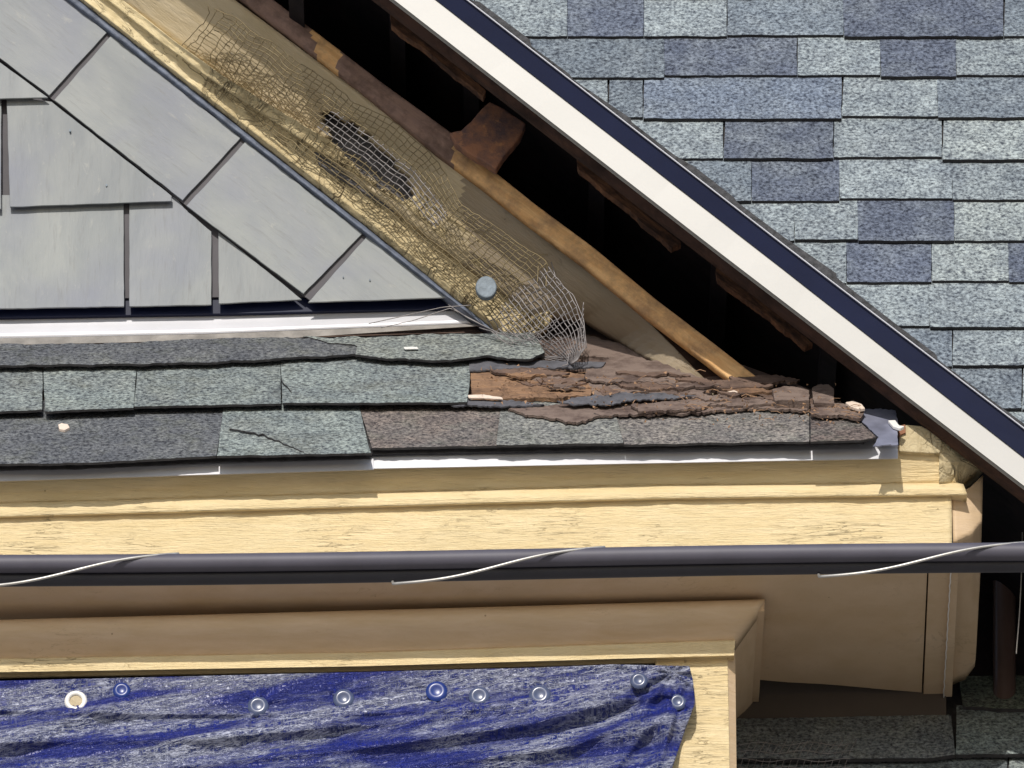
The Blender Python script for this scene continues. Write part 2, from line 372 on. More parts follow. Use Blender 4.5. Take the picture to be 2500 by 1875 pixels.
# bottom course
tab(s1, [(-200, 1000), (2000, 990), (2128, 1030), (2134, 1070), (1522, 1085), (908, 1093), (902, 1104), (540, 1112), (200, 1129), (-200, 1133)], PENT, (.04, .04, .045), 77, 1000, 1100, .003, .015)  # dark under-layer added to stop sun showing through the tab gaps
for k, (poly, c) in enumerate([([(-200, 980), (548, 975), (545, 1010), (528, 1113), (200, 1130), (-200, 1134)], DK), ([(548, 975), (872, 970), (900, 1090), (906, 1106), (530, 1113)], LG), ([(870, 968), (1232, 965), (1222, 1088), (908, 1094)], BR), ([(1226, 970), (1500, 1000), (1522, 1082), (1212, 1086)], (.23, .23, .215)), ([(1500, 1005), (1600, 996), (1700, 1000), (1850, 992), (1930, 996), (1976, 990), (1975, 1078), (1524, 1085)], (.21, .19, .175)), ([(1979, 970), (2040, 976), (2090, 1000), (2100, 1030), (2140, 1068), (2110, 1074), (1979, 1078)], BR2)]):
    tab(s1, poly, PENT, c, k + 1, 980, 1100, .010 + .003 * (k % 2), .022 + .004 * (k % 2))
for k_, P_ in enumerate([[(560, 1046), (640, 1060), (700, 1085), (742, 1104)], [(686, 926), (700, 942), (712, 958)]]):
    s1.col = (.02, .02, .02); up_ = P_; sp_ = samp(P_, 40)
    sp_ = [(x, y + 5 * noise.noise(Vector((x * .08, k_, 0)))) for x, y in sp_]
    s1.slab([(x, y - .6) for x, y in sp_] + [(x, y + .9) for x, y in sp_[::-1]], PENT, .0275 if k_ == 0 else (.037 if k_ == 1 else .026), .004, 1, 1)
# middle course
for k, (poly, c) in enumerate([([(-200, 870), (104, 870), (103, 1000), (-200, 1014)], (.21, .235, .23)), ([(104, 870), (338, 860), (326, 995), (110, 1004)], LG), ([(338, 860), (684, 860), (686, 985), (328, 992)], (.20, .225, .22)), ([(684, 860), (1146, 855), (1146, 940), (1140, 982), (690, 984)], (.22, .25, .245))]):
    tab(s1, poly, PENT, c, k + 11, 880, 990, .022, .036 + .003 * (k % 2))
# top course
tab(s1, [(-200, 842), (300, 838), (480, 828), (700, 822), (800, 826), (878, 838), (868, 864), (620, 880), (300, 888), (-200, 894)], PENT, DK, 21, 835, 885, .034, .046, amp=3)
tab(s1, [(740, 822), (900, 824), (1000, 818), (1207, 812), (1300, 812), (1330, 860), (1290, 876), (1180, 868), (1110, 877), (1000, 878), (890, 868), (868, 866), (872, 845)], PENT, (.23, .25, .235), 22, 820, 875, .036, .047, amp=3)
for o_ in [s1]: o_.build('shingles', [MT['pshingle'], MT['shingle_edge']], pr)
# rotten layers on the right of the pent roof
q = MB()
def rl(mb, poly, h, th, k, amp=4, m=0, h1=None):
    ys = [p[1] for p in poly]; y0, y1 = min(ys), max(ys); h1 = h if h1 is None else h1
    P = [(x + random.uniform(-1.6, 1.6), y + random.uniform(-1.3, 1.3)) for x, y in rag(poly, 6, amp, k)]
    mb.slab(P, PENT, 0, th, m, m, lift=lambda x, y: lerp(h, h1, (y - y0) / (y1 - y0)))
rl(q, [(1150, 903), (1300, 897), (1440, 915), (1448, 950), (1440, 968), (1300, 972), (1152, 978)], .020, .010, 31, 3, 0, .026)
q.build('split_board', MT['deck_orange'], pr)
q = MB()
rl(q, [(1420, 880), (1560, 872), (1660, 900), (1760, 946), (1700, 962), (1560, 958), (1450, 978), (1436, 930)], .022, .012, 33, 6, 0, .03)
rl(q, [(1330, 990), (1450, 982), (1600, 975), (1800, 968), (1970, 972), (1972, 1000), (1840, 996), (1680, 1008), (1500, 1012), (1380, 1030), (1240, 1000)], .020, .006, 34, 6, 0, .030)
rl(q, [(1300, 826), (1440, 820), (1600, 862), (1640, 890), (1420, 868), (1330, 880)], .010, .01, 35, 4)
rl(q, [(1540, 990), (1680, 970), (1750, 985), (1700, 998), (1560, 1004)], .030, .006, 36, 4, 0, .036)
for k, (x, y, w_, h_) in enumerate([(1886, 942, 90, 36), (1981, 938, 55, 46)]):
    rl(q, [(x, y + 8), (x + w_ * .3, y), (x + w_ * .8, y + 2), (x + w_, y + 12), (x + w_, y + h_), (x + 6, y + h_)], .045, .03, 40 + k, 2)
rl(q, [(1978, 985), (2040, 984), (2110, 1000), (2104, 1020), (2050, 1012), (1980, 1012)], .034, .008, 44, 3)
RW = mat_wood('grey_brown_rot', (.19, .14, .12), (.26, .20, .17), False, 26, .008, (.07, .045, .04)); q.build('rotten_board', RW, pr)
q = MB()
rl(q, [(1360, 978), (1440, 966), (1560, 958), (1700, 964), (1640, 972), (1560, 976), (1500, 986), (1420, 988)], .038, .003, 51, 4); q.build('torn_felt', MT['felt'], pr); q = MB()
rl(q, [(1146, 876), (1250, 884), (1360, 880), (1480, 884), (1470, 896), (1300, 898), (1146, 905)], .028, .004, 52, 3); q.build('torn_felt', MT['felt'], pr); q = MB()
rl(q, [(1140, 976), (1260, 978), (1330, 988), (1230, 992), (1100, 988)], .030, .004, 53, 3)
q.build('torn_felt', MT['felt'], pr)
for k in range(26):
    x = random.uniform(1180, 1900); y = lerp(905, 965, (x - 1180) / 720) + random.gauss(0, 14); L = random.uniform(60, 220); hh = random.uniform(5, 14)
    x1 = min(x + L, 2040)
    q = MB(); rl(q, [(x, y), (lerp(x, x1, .5), y - hh * .6 + 4), (x1, y + 8), (x1 - 10, y + hh), (lerp(x, x1, .4), y + hh + 4), (x + 8, y + hh * .6)], random.uniform(.026, .038), .006, 100 + k, 5)
    q.build('rotten_strip', random.choice((RW, MT['deck'], MT['deck_orange'], MT['deck'])), pr)
# drip edge along the front of the pent roof
def drip(x0, x1, a0, a1, b0, b1, Y, mb):
    T = [(x0, a0), (x1, a1)]; B = [(x0, b0), (x1, b1)]
    loft(mb, [([(x, y - 55) for x, y in T], Y + .05), ([(x, y - 3) for x, y in T], Y), (B, Y - .010), ([(x, y + 1) for x, y in B], Y + .012)], 40, 2, .002, amp=.0012, fr=8)
dm = MB(); drip(-200, 912, 1160, 1124, 1180, 1146, -.546, dm); drip(900, 2192, 1120, 1098, 1144, 1119, -.540, dm)
de = dm.build('drip_edge', MT['alu'], pr, smooth=False)
q = MB(); q.prism(rag([(-200, 1120), (540, 1100), (905, 1085), (1500, 1074), (2110, 1062), (2110, 1082), (1500, 1098), (908, 1108), (905, 1118), (540, 1126), (200, 1143), (-200, 1148)], 14, 1.2, 88), -.554, .006); q.build('drip_shade_strip', MT['shingle_edge'], pr)  # dark strip over the drip metal paints the shade under the shingles
q = MB(); rl(q, [(2096, 1000), (2150, 998), (2186, 1002), (2191, 1030), (2192, 1085), (2130, 1088), (2146, 1066), (2104, 1030)], .020, .003, 61, 1.2)
q.build('metal_end_piece', MT['alu_dull'], pr)
q = MB(); q.prism([(2194, 1040), (2210, 1036), (2211, 1056), (2196, 1062)], -.53, .03); q.build('rusty_block', MT['red'], pr)

# --- cornice under the pent roof
CR = 2326
c = MB()
top = [(-200, 1160), (0, 1156), (1600, 1104), (2300, 1086)]
l2 = [(-200, 1234), (0, 1228), (1600, 1184), (2150, 1180), (2335, 1178)]
l3 = [(-200, 1238), (0, 1231), (1600, 1187), (2150, 1183), (2352, 1182)]
l4 = [(-200, 1268), (0, 1261), (1600, 1217), (2150, 1210), (2362, 1208)]
l5 = [(-200, 1272), (0, 1265), (1600, 1221), (2150, 1214), (2350, 1212)]
loft(c, [(top, -.512), ([(lerp(a[0], b_[0], .33), lerp(a[1], b_[1], .36)) for a, b_ in zip(samp(top, 3), samp(l2, 3))], -.503), ([(lerp(a[0], b_[0], .7), lerp(a[1], b_[1], .7)) for a, b_ in zip(samp(top, 3), samp(l2, 3))], -.490), (l2, -.482)], 160, 3, .05, amp=.0022, fr=14)
c2 = MB()
loft(c2, [(l2, -.480), (l3, -.492), ([(lerp(a[0], b_[0], .5), lerp(a[1], b_[1], .5)) for a, b_ in zip(samp(l3, 4), samp(l4, 4))], -.503), (l4, -.502), (l5, -.486)], 200, 3, .04, amp=.0024, fr=16, seed=2)
c3 = MB()
loft(c3, [([(-200, 1262), (0, 1255), (1600, 1212), (2322, 1200)], -.4855), ([(-200, 1320), (0, 1314), (1600, 1290), (2324, 1262)], -.4865), ([(-200, 1406), (0, 1402), (1600, 1376), (2324, 1366)], -.486)], 240, 8, .03, amp=.0028, fr=12, seed=5)
co = c.build('cornice', MT['yellow'], H, smooth=True)
c2.build('moulding_bead', MT['yellow'], co, smooth=True)
c3.build('fascia_board', MT['yellow'], co, smooth=True)
# corner lumps: end plate and weathered corner block
q = MB(); P = rag([(2196, 1060), (2212, 1036), (2250, 1040), (2300, 1064), (2299, 1100), (2292, 1107), (2196, 1102)], 8, .8, 3)
q.prism(P, -.523, .03); q.build('end_plate', MT['lump'], co, bevel=.003)
q = MB(); rows = []
for i in range(25):
    t = i / 24; ring = []
    y = lerp(1062, 1180, t); xl = lerp(2290, 2292, t); xr = lerp(2330, 2404, min(1, t * 1.9)) if t < .55 else lerp(2404, 2352, (t - .55) / .45)
    for j in range(25):
        s = j / 24; x = lerp(xl, xr, s); Y = -.522 + .06 * s ** 2.2 + .028 * t ** 2
        p = at(x, y, Y); d = .007 * hn(p, 24, 1) + .004 * hn(p, 60, 4); ring.append(p + Vector((d, d, d)))
    rows.append(ring)
q.grid(rows, .06); q.build('corner_block', MT['lump'], co, smooth=True)

# --- soffit behind the cornice and the return at the corner
SOF = Plane((0, 1404, -.486), (2267, 1368, -.486), (2251, 1690, .25))
def quad(mb, P, pl, n=30, m_=12, th=.02, h=0., amp=0.):
    a, b_, c_, d = P; G = []
    for j in range(m_ + 1):
        t = j / m_; r_ = []
        for i in range(n + 1):
            s = i / n; x = lerp(lerp(a[0], b_[0], s), lerp(d[0], c_[0], s), t); y = lerp(lerp(a[1], b_[1], s), lerp(d[1], c_[1], s), t)
            p = pl.hit(x, y, h); 
            if amp: p = p + pl.n * amp * hn(p, 8)
            r_.append(p)
        G.append(r_)
    A = [[mb.add(p) for p in r_] for r_ in G]; B = [[mb.add(p - pl.n * th) for p in r_] for r_ in G]
    for j in range(m_):
        for i in range(n): mb.face((A[j][i], A[j][i + 1], A[j + 1][i + 1], A[j + 1][i]), m); mb.face((B[j][i], B[j + 1][i], B[j + 1][i + 1], B[j][i + 1]), m)
    for i in range(n): mb.face((A[0][i], B[0][i], B[0][i + 1], A[0][i + 1]), m); mb.face((A[m_][i], A[m_][i + 1], B[m_][i + 1], B[m_][i]), m)
    for j in range(m_): mb.face((A[j][0], A[j + 1][0], B[j + 1][0], B[j][0]), m); mb.face((A[j][n], B[j][n], B[j + 1][n], A[j + 1][n]), m)
m = 0
s = MB(); quad(s, [(-200, 1404), (2265, 1366), (2250, 1690), (-200, 1500)], SOF, 60, 20, .02, 0, .002)
so = s.build('soffit', MT['yellow_plain'], H, smooth=False)
s = MB(); quad(s, [(2269, 1366), (2322, 1366), (2300, 1760), (2252, 1760)], SOF, 6, 30, .02, .004, .002); s.build('soffit_edge_board', MT['yellow_plain'], so)
s = MB(); quad(s, [(2325, 1366), (2341, 1366), (2324, 1700), (2304, 1700)], SOF, 3, 30, .03, .010, .003); s.build('soffit_fillet', MT['yellow_plain'], so)
s = MB(); loft(s, [([(2322, 1214), (2330, 1370), (2320, 1655)], lambda t: lerp(-.466, .20, max(0, (t - .25) / .75))), ([(2368, 1190), (2376, 1380), (2358, 1640)], lambda t: lerp(-.455, .17, max(0, (t - .25) / .75))), ([(2400, 1160), (2394, 1391), (2382, 1607)], lambda t: lerp(-.44, .10, max(0, (t - .25) / .75)))], 40, 4, .05, amp=.002)
s.build('return_moulding', MT['yellow_plain'], so, smooth=True)
s = MB()
pts = [Vector(SOF.hit(lerp(2323, 2301, i / 60) + 1.2 * math.sin(i * 1.7) * random.random(), lerp(1366, 1745, i / 60), .014)) for i in range(61)]
s.tube(pts, .0016, 5); s.build('paint_flake_edge', MT['ring'], so)
# wall under the soffit and the boards round the corner
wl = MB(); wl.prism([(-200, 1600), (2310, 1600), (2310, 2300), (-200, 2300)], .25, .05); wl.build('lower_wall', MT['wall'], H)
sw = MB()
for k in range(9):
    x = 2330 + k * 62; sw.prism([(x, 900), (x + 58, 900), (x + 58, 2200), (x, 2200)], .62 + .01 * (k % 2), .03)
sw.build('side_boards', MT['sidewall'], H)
q = MB(); q.tube([at(2452, y, .30) for y in range(1100, 1860, 40)], .028, 16); q.build('downspout', mat_plain('dark_brown_downspout', (.10, .065, .055), .3, 0, .2, 8), H, smooth=True)

# --- window bay: head moulding, casing, reveal
wb = MB()
t0 = [(-200, 1519), (0, 1513), (900, 1490), (1868, 1463)]
t1 = [(-200, 1615), (0, 1609), (900, 1594), (1797, 1563)]
mids = [(.0, -.315), (.12, -.325), (.3, -.322), (.5, -.308), (.7, -.288), (.9, -.268), (1., -.262)]
loft(wb, [([(lerp(a[0], b_[0], t), lerp(a[1], b_[1], t)) for a, b_ in zip(samp(t0, 8), samp(t1, 8))], Y) for t, Y in mids], 120, 2, .06, amp=.0015, fr=7)
# side return going back to the wall
def side(t, Y):
    p = (lerp(1868, 1797, t), lerp(1463, 1563, t)); a = at(p[0], p[1], Y); return a
G = []
for t, Y in mids:
    a = side(t, Y); G.append([a + Vector((-.00008 * k, (.25 - Y) * k / 12, 0)) for k in range(13)])
A = [[wb.add(p) for p in r_] for r_ in G]; B = [[wb.add(p - Vector((.05, 0, 0))) for p in r_] for r_ in G]
for j in range(len(G) - 1):
    for i in range(12): wb.face((A[j][i], A[j][i + 1], A[j + 1][i + 1], A[j + 1][i])); wb.face((B[j][i], B[j][i + 1], B[j + 1][i + 1], B[j + 1][i]))
bay = wb.build('window_head', MT['yellow_plain'], H, smooth=True)
q = MB(); a0 = at(-200, 1519, -.31); b0 = at(1866, 1464, -.31)
q.loop_prism([a0, b0, b0 + Vector((0, .55, 0)), a0 + Vector((0, .55, 0))], [p - Vector((0, 0, .03)) for p in (a0, b0, b0 + Vector((0, .55, 0)), a0 + Vector((0, .55, 0)))]); q.build('head_cap', MT['yellow_plain'], bay)
q = MB()
lp0 = [(-200, 1613), (0, 1607), (900, 1592), (1795, 1562)]; lp1 = [(-200, 1647), (0, 1641), (900, 1626), (1792, 1600)]
loft(q, [(lp0, -.262), ([(x, y + 2) for x, y in lp0], -.272), (lp1, -.272), ([(x - 2, y + 3) for x, y in lp1], -.250)], 100, 3, .03, amp=.0016, fr=10)
q.build('head_lip', MT['yellow'], bay)
q = MB(); q.prism([(1600, 1590), (1772, 1596), (1777, 1612), (1782, 1880), (1786, 2100), (1600, 2100)], -.245, .03); q.build('casing', MT['yellow'], bay, bevel=.002)
q = MB(); a = at(1777, 1600, -.243); z0, z1 = a.z + .02, a.z - .8
q.loop_prism([Vector((a.x - .001, -.243, z0)), Vector((a.x + .018, -.225, z0)), Vector((a.x + .018, .25, z0)), Vector((a.x - .02, .25, z0))], [Vector((a.x + .0, -.243, z1)), Vector((a.x + .018, -.225, z1)), Vector((a.x + .018, .25, z1)), Vector((a.x - .02, .25, z1))])
q.build('bay_side', MT['yellow_plain'], bay)
q = MB(); q.prism([(-200, 1620), (1650, 1610), (1650, 2100), (-200, 2100)], -.20, .03); q.build('window_opening', MT['dark'], bay)

# --- raking eave: strip, moulding, boards, open void, white fascia
K = .782
hole = [(782, 272), (815, 270), (850, 292), (905, 330), (955, 378), (1000, 432), (1022, 480), (985, 490), (935, 462), (890, 432), (850, 392), (812, 350)]
hole = rag(hole, 7, 7, 5)
def rk(x0, xe, ye, xs=-260):        # straight rake line through (x0, 0) to (xe, ye)
    k = ye / (xe - x0); return [(x0 - 300, -300 * k), (x0, 0), (lerp(x0, xe, .5), ye * .5), (xe, ye)]
q = MB(); loft(q, [(rk(160, 1180, 800), -.030), (rk(172, 1190, 801), -.044), (rk(190, 1204, 806), -.042), (rk(200, 1212, 806), -.030)], 220, 2, .03, amp=.004, fr=18)
rs_ = q.build('lead_strip', mat_plain('blue_grey_lead', (.11, .13, .18), .6, .1, .4, 25, .003), H, smooth=True)
q = MB()
E = [(1212, 808), (1236, 818), (1262, 822), (1290, 820), (1318, 810), (1338, 792), (1350, 765), (1351, 728)]
up = [(0, -235), (300, 0), (500, 158), (760, 318), (1000, 445), (1100, 528), (1186, 600), (1351, 728)]
base = [(-103, -235), (197, 0), (900, 553), (1212, 808)]
def mixl(t, e):
    a, b_ = samp(base[:-1] + [base[-1]], 12), samp(up, 12); L = [(lerp(p[0], r_[0], t), lerp(p[1], r_[1], t)) for p, r_ in zip(a, b_)]
    L[-1] = e; return L
prof = [(0., -.044), (.08, -.058), (.3, -.061), (.46, -.064), (.58, -.066), (.64, -.082), (.88, -.087), (1., -.091)]
loft(q, [(mixl(t, E[k]), (lambda Y0, f_: (lambda t_: Y0 - .058 * f_ * f_ * max(0, min(1, (t_ - .2) * 3.5)) * (1 - .5 * max(0, min(1, (t_ - .75) * 4)))))(Y, k / 7)) for k, (t, Y) in enumerate(prof)], 300, 5, .04, amp=.0045, fr=22, skip=hole)
rm = q.build('rake_moulding', MT['yellow_rake'], H, smooth=True)
rm.data.materials.append(MT['crackle'])
for p in rm.data.polygons:          # the stretch under the wire is crazed all over
    c_ = p.center
    if c_.x > -.80 + .25 * (c_.z - 11.5) + .05 * hn(Vector(c_), 9): p.material_index = 1
q = MB()
PB = [(-40, -260), (296, -4), (1130, 640), (1300, 766), (1426, 778), (1560, 860), (1742, 962)]
SPB = samp(PB, 200)
def pbY(t):
    x, y = SPB[int(round(t * 200))]
    return -.098 if y < 700 else min(-.098, PENT.hit(x, y, .02).y)
loft(q, [(PB, pbY), ([(240, -262), (574, 0), (1105, 395), (1471, 675), (1640, 842), (1750, 955)], lambda t: -.198 - .045 * max(0, (t - .75) / .25))], 300, 14, .025, amp=.002, fr=10, skip=hole)
pb = q.build('rake_panel', MT['tan'], H, smooth=True)
pb.data.materials.append(MT['grey_board']); pb.data.materials.append(MT['crackle'])
for p in pb.data.polygons:
    c_ = p.center
    t = c_.x + .03 * hn(Vector(c_), 14)
    if t > -.12: p.material_index = 1
q = MB(); q.prism([(700, 220), (900, 250), (1080, 500), (1000, 540), (780, 400)], -.085, .02); q.build('hole_lining', mat_plain('grey_lining', (.11, .105, .11), .9, 0, .4, 30), pb)
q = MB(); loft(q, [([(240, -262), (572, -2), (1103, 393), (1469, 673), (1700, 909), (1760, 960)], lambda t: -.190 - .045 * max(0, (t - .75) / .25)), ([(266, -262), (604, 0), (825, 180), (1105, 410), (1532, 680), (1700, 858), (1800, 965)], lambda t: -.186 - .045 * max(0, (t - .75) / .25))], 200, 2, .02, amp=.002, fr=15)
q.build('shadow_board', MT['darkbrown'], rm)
bu = [(-870, -1200), (334, -262), (668, 0), (825, 119), (934, 203), (1100, 323), (1207, 419), (1308, 500), (1451, 606), (1600, 730), (1755, 848), (1872, 940), (1884, 962)]
bl = []
for k_, (x, y) in enumerate(bu):
    wv = 58 if abs(x - 1110) < 60 else (14 if k_ == len(bu) - 1 else 45); bl.append((x - .61 * wv, y + .79 * wv * (1 if k_ < len(bu) - 1 else .4)))
q = MB(); loft(q, [(bl, lambda t: -.222 - .085 * max(0, (t - .75) / .25)), ([(lerp(a[0], b_[0], .5), lerp(a[1], b_[1], .5)) for a, b_ in zip(samp(bl, 10), samp(bu, 10))], lambda t: -.227 - .085 * max(0, (t - .75) / .25)), (bu, lambda t: -.224 - .085 * max(0, (t - .75) / .25))], 320, 6, .03, amp=.004, fr=24)
ob = q.build('eave_board', MT['brown'], H, smooth=True)
ob.data.materials.append(MT['orange'])
for p in ob.data.polygons:
    c_ = Vector(p.center)
    if c_.x + .06 * hn(c_, 12) > -.13 or (abs(c_.x + .455) < .03 + .02 * hn(c_, 30)): p.material_index = 1  # colour change follows where the board turns from shaded to sunlit
# block still nailed in the opening
q = MB(); q.prism(rag([(1150, 296), (1176, 264), (1195, 247), (1226, 262), (1284, 301), (1270, 334), (1236, 376), (1212, 413), (1160, 384), (1112, 350), (1096, 324), (1125, 318)], 7, 1.6, 9), -.30, .035)
q.build('soffit_block', MT['red'], ob, bevel=.004)
ob['label'] = 'splintered eave board, purplish brown above and bare orange wood, brightened as sunlit, towards its tip'; rm['label'] = 'yellow moulding with crazed, flaking paint under the netting'
# white fascia, dark drip metal, shingle edge, roof slab
wlow = [(-592, -1200), (663, -231), (963, 0), (1734, 599), (2500, 1186), (2860, 1462)]
wup = [(-472, -1200), (774, -231), (1070, 0), (1844, 600), (2500, 1113), (2860, 1395)]
nup = [(-422, -1200), (838, -231), (1138, 0), (1913, 600), (2500, 1048), (2860, 1325)]
def bar(mb, lo, hi, Y, th, n=40, amp=0., m=0):
    loft(mb, [(lo, Y), (hi, Y)], n, 3, th, m=m, amp=amp, fr=3)
q = MB(); loft(q, [([(x + 3, y - 1) for x, y in wlow], -.585), (wlow, -.600), (wup, -.602)], 60, 2, .022, amp=.0012, fr=2.5)
wf = q.build('white_fascia', MT['white'], H)
q = MB(); loft(q, [([(x - 2, y + 2) for x, y in wup], -.606), ([(x, y) for x, y in nup], -.618), ([(x + 3, y - 2) for x, y in nup], -.622)], 60, 2, .03, amp=.001, fr=3)
q.build('dark_drip_edge', MT['navy'], wf)
q = MB(); q.tube([at(x + 2, y - 1, -.624) for x, y in samp(nup, 60)], .0016, 5); q.build('drip_edge_highlight', MT['alu'], wf)  # thin bright tube draws the highlight along the dark metal's edge
q = MB()
steps = [(-412, -1202), (838, -240), (1136, -2), (1170, 4), (1298, 100), (1294, 110), (1396, 185), (1396, 192), (1540, 289), (1540, 296), (1646, 378), (1700, 410), (1795, 484), (1798, 492), (1913, 578), (2043, 668), (2043, 678), (2186, 790), (2287, 866), (2287, 876), (2446, 995), (2500, 1034), (2860, 1310)]
lo = [(x + 1, y + 1) for x, y in nup]
loft(q, [(lo, -.612), (steps, -.615)], 400, 2, .06, amp=.003, fr=40)
q.build('roof_edge_shingles', mat_plain('dark_shingle_edge', (.06, .06, .065), .9, 0, .5, 90, .004), wf)
# slab of the gable roof running back to the main roof (its underside is the roof of the void)
q = MB()
A = [at(x, y, -.575) for x, y in samp([(x + 14, y - 22) for x, y in wup], 20)]; B = [at(x, y, -.575) for x, y in samp([(x + 6, y - 4) for x, y in nup], 20)]
G = [[p for p in A], [p for p in B], [p + Vector((0, 1.6, 0)) for p in B], [p + Vector((0, 1.6, 0)) for p in A], [p for p in A]]
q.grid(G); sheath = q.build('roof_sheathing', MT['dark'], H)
# inner framing seen in the void
q = MB(); loft(q, [([(x + 2, y + 2) for x, y in wlow], -.578), ([(x - 34, y + 8) for x, y in wlow], -.55)], 60, 2, .02, amp=.002, fr=8)
q.build('inner_fascia', MT['darkbrown'], H)
SPL = mat_wood('red_brown_splinter', (.22, .105, .055), (.03, .018, .015), True, 9, .004, (.02, .012, .012))
for k, (a, b_, c_, d) in enumerate([((952, 30), (1015, 66), (1186, 222), (1180, 236)), ((1408, 380), (1440, 398), (1662, 594), (1640, 604)), ((1748, 650), (1775, 668), (1984, 838), (1966, 846))]):
    P = rag([a, b_, c_, d, (lerp(d[0], a[0], .45) - 6, lerp(d[1], a[1], .45) + 4), (a[0] + 4, a[1] + 30)], 7, 3, 70 + k)
    q = MB(); q.prism(P, -.44, .03); q.build('splinter', SPL, sheath)
for x, y in ((700, -30), (948, 20), (1130, 150), (1440, 390), (1742, 620), (2010, 830)):   # rafter tails
    q = MB(); a = at(x, y - 45, -.50); f_ = [a + Vector((0, 0, .09)), a + Vector((.038, 0, .06)), a + Vector((.038, 0, -.02)), a + Vector((0, 0, .01))]
    q.loop_prism(f_, [p + Vector((0, 1.2, 0)) for p in f_]); q.build('rafter', MT['dark'], sheath)
q = MB()   # unseen dark panel added behind the roof void to keep it dark
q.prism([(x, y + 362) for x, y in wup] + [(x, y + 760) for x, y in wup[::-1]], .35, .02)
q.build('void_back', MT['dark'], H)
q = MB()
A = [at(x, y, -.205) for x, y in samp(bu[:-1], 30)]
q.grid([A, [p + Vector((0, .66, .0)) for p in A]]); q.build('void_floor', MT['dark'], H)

# --- main roof behind the gable
MAIN = Plane((1700, 1000, .42), (2500, 1000, .42), (2000, 0, 1.30))
mr = MB(); mr.slab([(600, -300), (2900, -300), (2900, 1130), (2420, 1130), (1500, 760), (600, 60)], MAIN, -.004, .04)
mroof = mr.build('main_roof', MT['shingle_edge'], H)
q = MB()
YR = [-214, -113, -12, 88, 186, 286, 386, 487, 587, 688, 795, 894, 996, 1100, 1200]
L_, D_, M_, X_ = (.26, .295, .31), (.115, .133, .175), (.175, .205, .235), (.31, .345, .345)
rowt = {2: [(900, M_), (1158, L_), (1385, D_), (1572, L_), (1775, M_), (2060, D_), (2450, M_), (2700, L_)],
        3: [(1000, M_), (1298, M_), (1622, D_), (1946, L_), (2150, D_), (2335, L_), (2600, D_)],
        4: [(1200, L_), (1484, M_), (1570, (.16, .19, .24)), (2055, L_), (2290, M_), (2520, L_)],
        5: [(1300, M_), (1540, L_), (1766, D_), (2035, L_), (2300, X_), (2560, D_)],
        6: [(1400, L_), (1680, M_), (1835, D_), (2050, L_), (2325, L_), (2600, D_)],
        7: [(1500, D_), (1800, L_), (1940, L_), (2095, D_), (2330, X_), (2600, M_)],
        8: [(1600, M_), (1940, L_), (2067, D_), (2275, X_), (2463, D_), (2600, L_)],
        9: [(1700, D_), (2045, L_), (2270, L_), (2530, D_)], 10: [(1900, L_), (2190, M_), (2325, L_), (2600, D_)],
        11: [(2000, L_), (2290, M_), (2495, L_)], 12: [(2200, L_), (2380, L_), (2640, D_)], 13: [(2300, M_), (2700, L_)]}
for r_ in range(0, 13):
    yt, yb = YR[r_] - 26, YR[r_ + 1]
    rt = rowt.get(r_ + 0) if r_ >= 2 else [(600, L_), (900, D_), (1250, M_), (1500, L_), (1900, D_), (2300, L_)]
    xs = [x for x, _ in rt] + [2900]
    for k, (x, col) in enumerate(rt):
        x1 = xs[k + 1]; v = random.uniform(.9, 1.1); q.col = tuple(a * v for a in col)
        sl = random.uniform(-6, 6); dy = random.choice((0, 0, 3, -3))
        P = rag([(x + 1 + sl, yt), (x1 - 1, yt), (x1 - 1, yb + dy), (x + 1, yb + dy)], 14, 1.3, r_ * 13 + k)
        hh = random.choice((0, 0, .003)); h1 = .018 + hh
        q.slab(P, MAIN, 0, .0085, 0, 1, lift=lambda X, Y, yt=yt, yb=yb, h1=h1: lerp(.006, h1, (Y - yt) / (yb - yt)))
q.build('shingles', [MT['shingle'], MT['shingle_edge']], mroof)

# --- lower roof at the bottom right
LOW = Plane((1900, 1800, .22), (2400, 1795, .22), (2100, 1860, .155))
q = MB(); q.slab([(1700, 1640), (2900, 1600), (2900, 2200), (1700, 2200)], LOW, -.004, .03); lr = q.build('lower_roof', MT['shingle_edge'], H)
q = MB()
for k, (poly, col, yt, yb) in enumerate([([(1700, 1905), (1900, 1950), (2900, 1940), (2900, 2020), (1700, 2020)], DK, 1900, 2010), ([(1770, 1835), (2460, 1825), (2458, 1935), (1770, 1940)], (.15, .17, .17), 1840, 1930), ([(2464, 1825), (2700, 1825), (2700, 1930), (2464, 1935)], LG, 1840, 1930),
        ([(1770, 1755), (2322, 1745), (2332, 1842), (2280, 1850), (1960, 1853), (1770, 1850)], (.16, .175, .18), 1760, 1850), ([(2336, 1722), (2700, 1716), (2700, 1838), (2334, 1842)], (.20, .235, .23), 1740, 1840), ([(2340, 1650), (2700, 1640), (2700, 1726), (2440, 1730), (2352, 1724)], (.14, .165, .13), 1660, 1726)]):
    tab(q, poly, LOW, col, 90 + k, yt, yb, .004 + .01 * (k // 3), .016 + .012 * (k // 3), .01)
q.build('shingles', [MT['pshingle'], MT['shingle_edge']], lr)

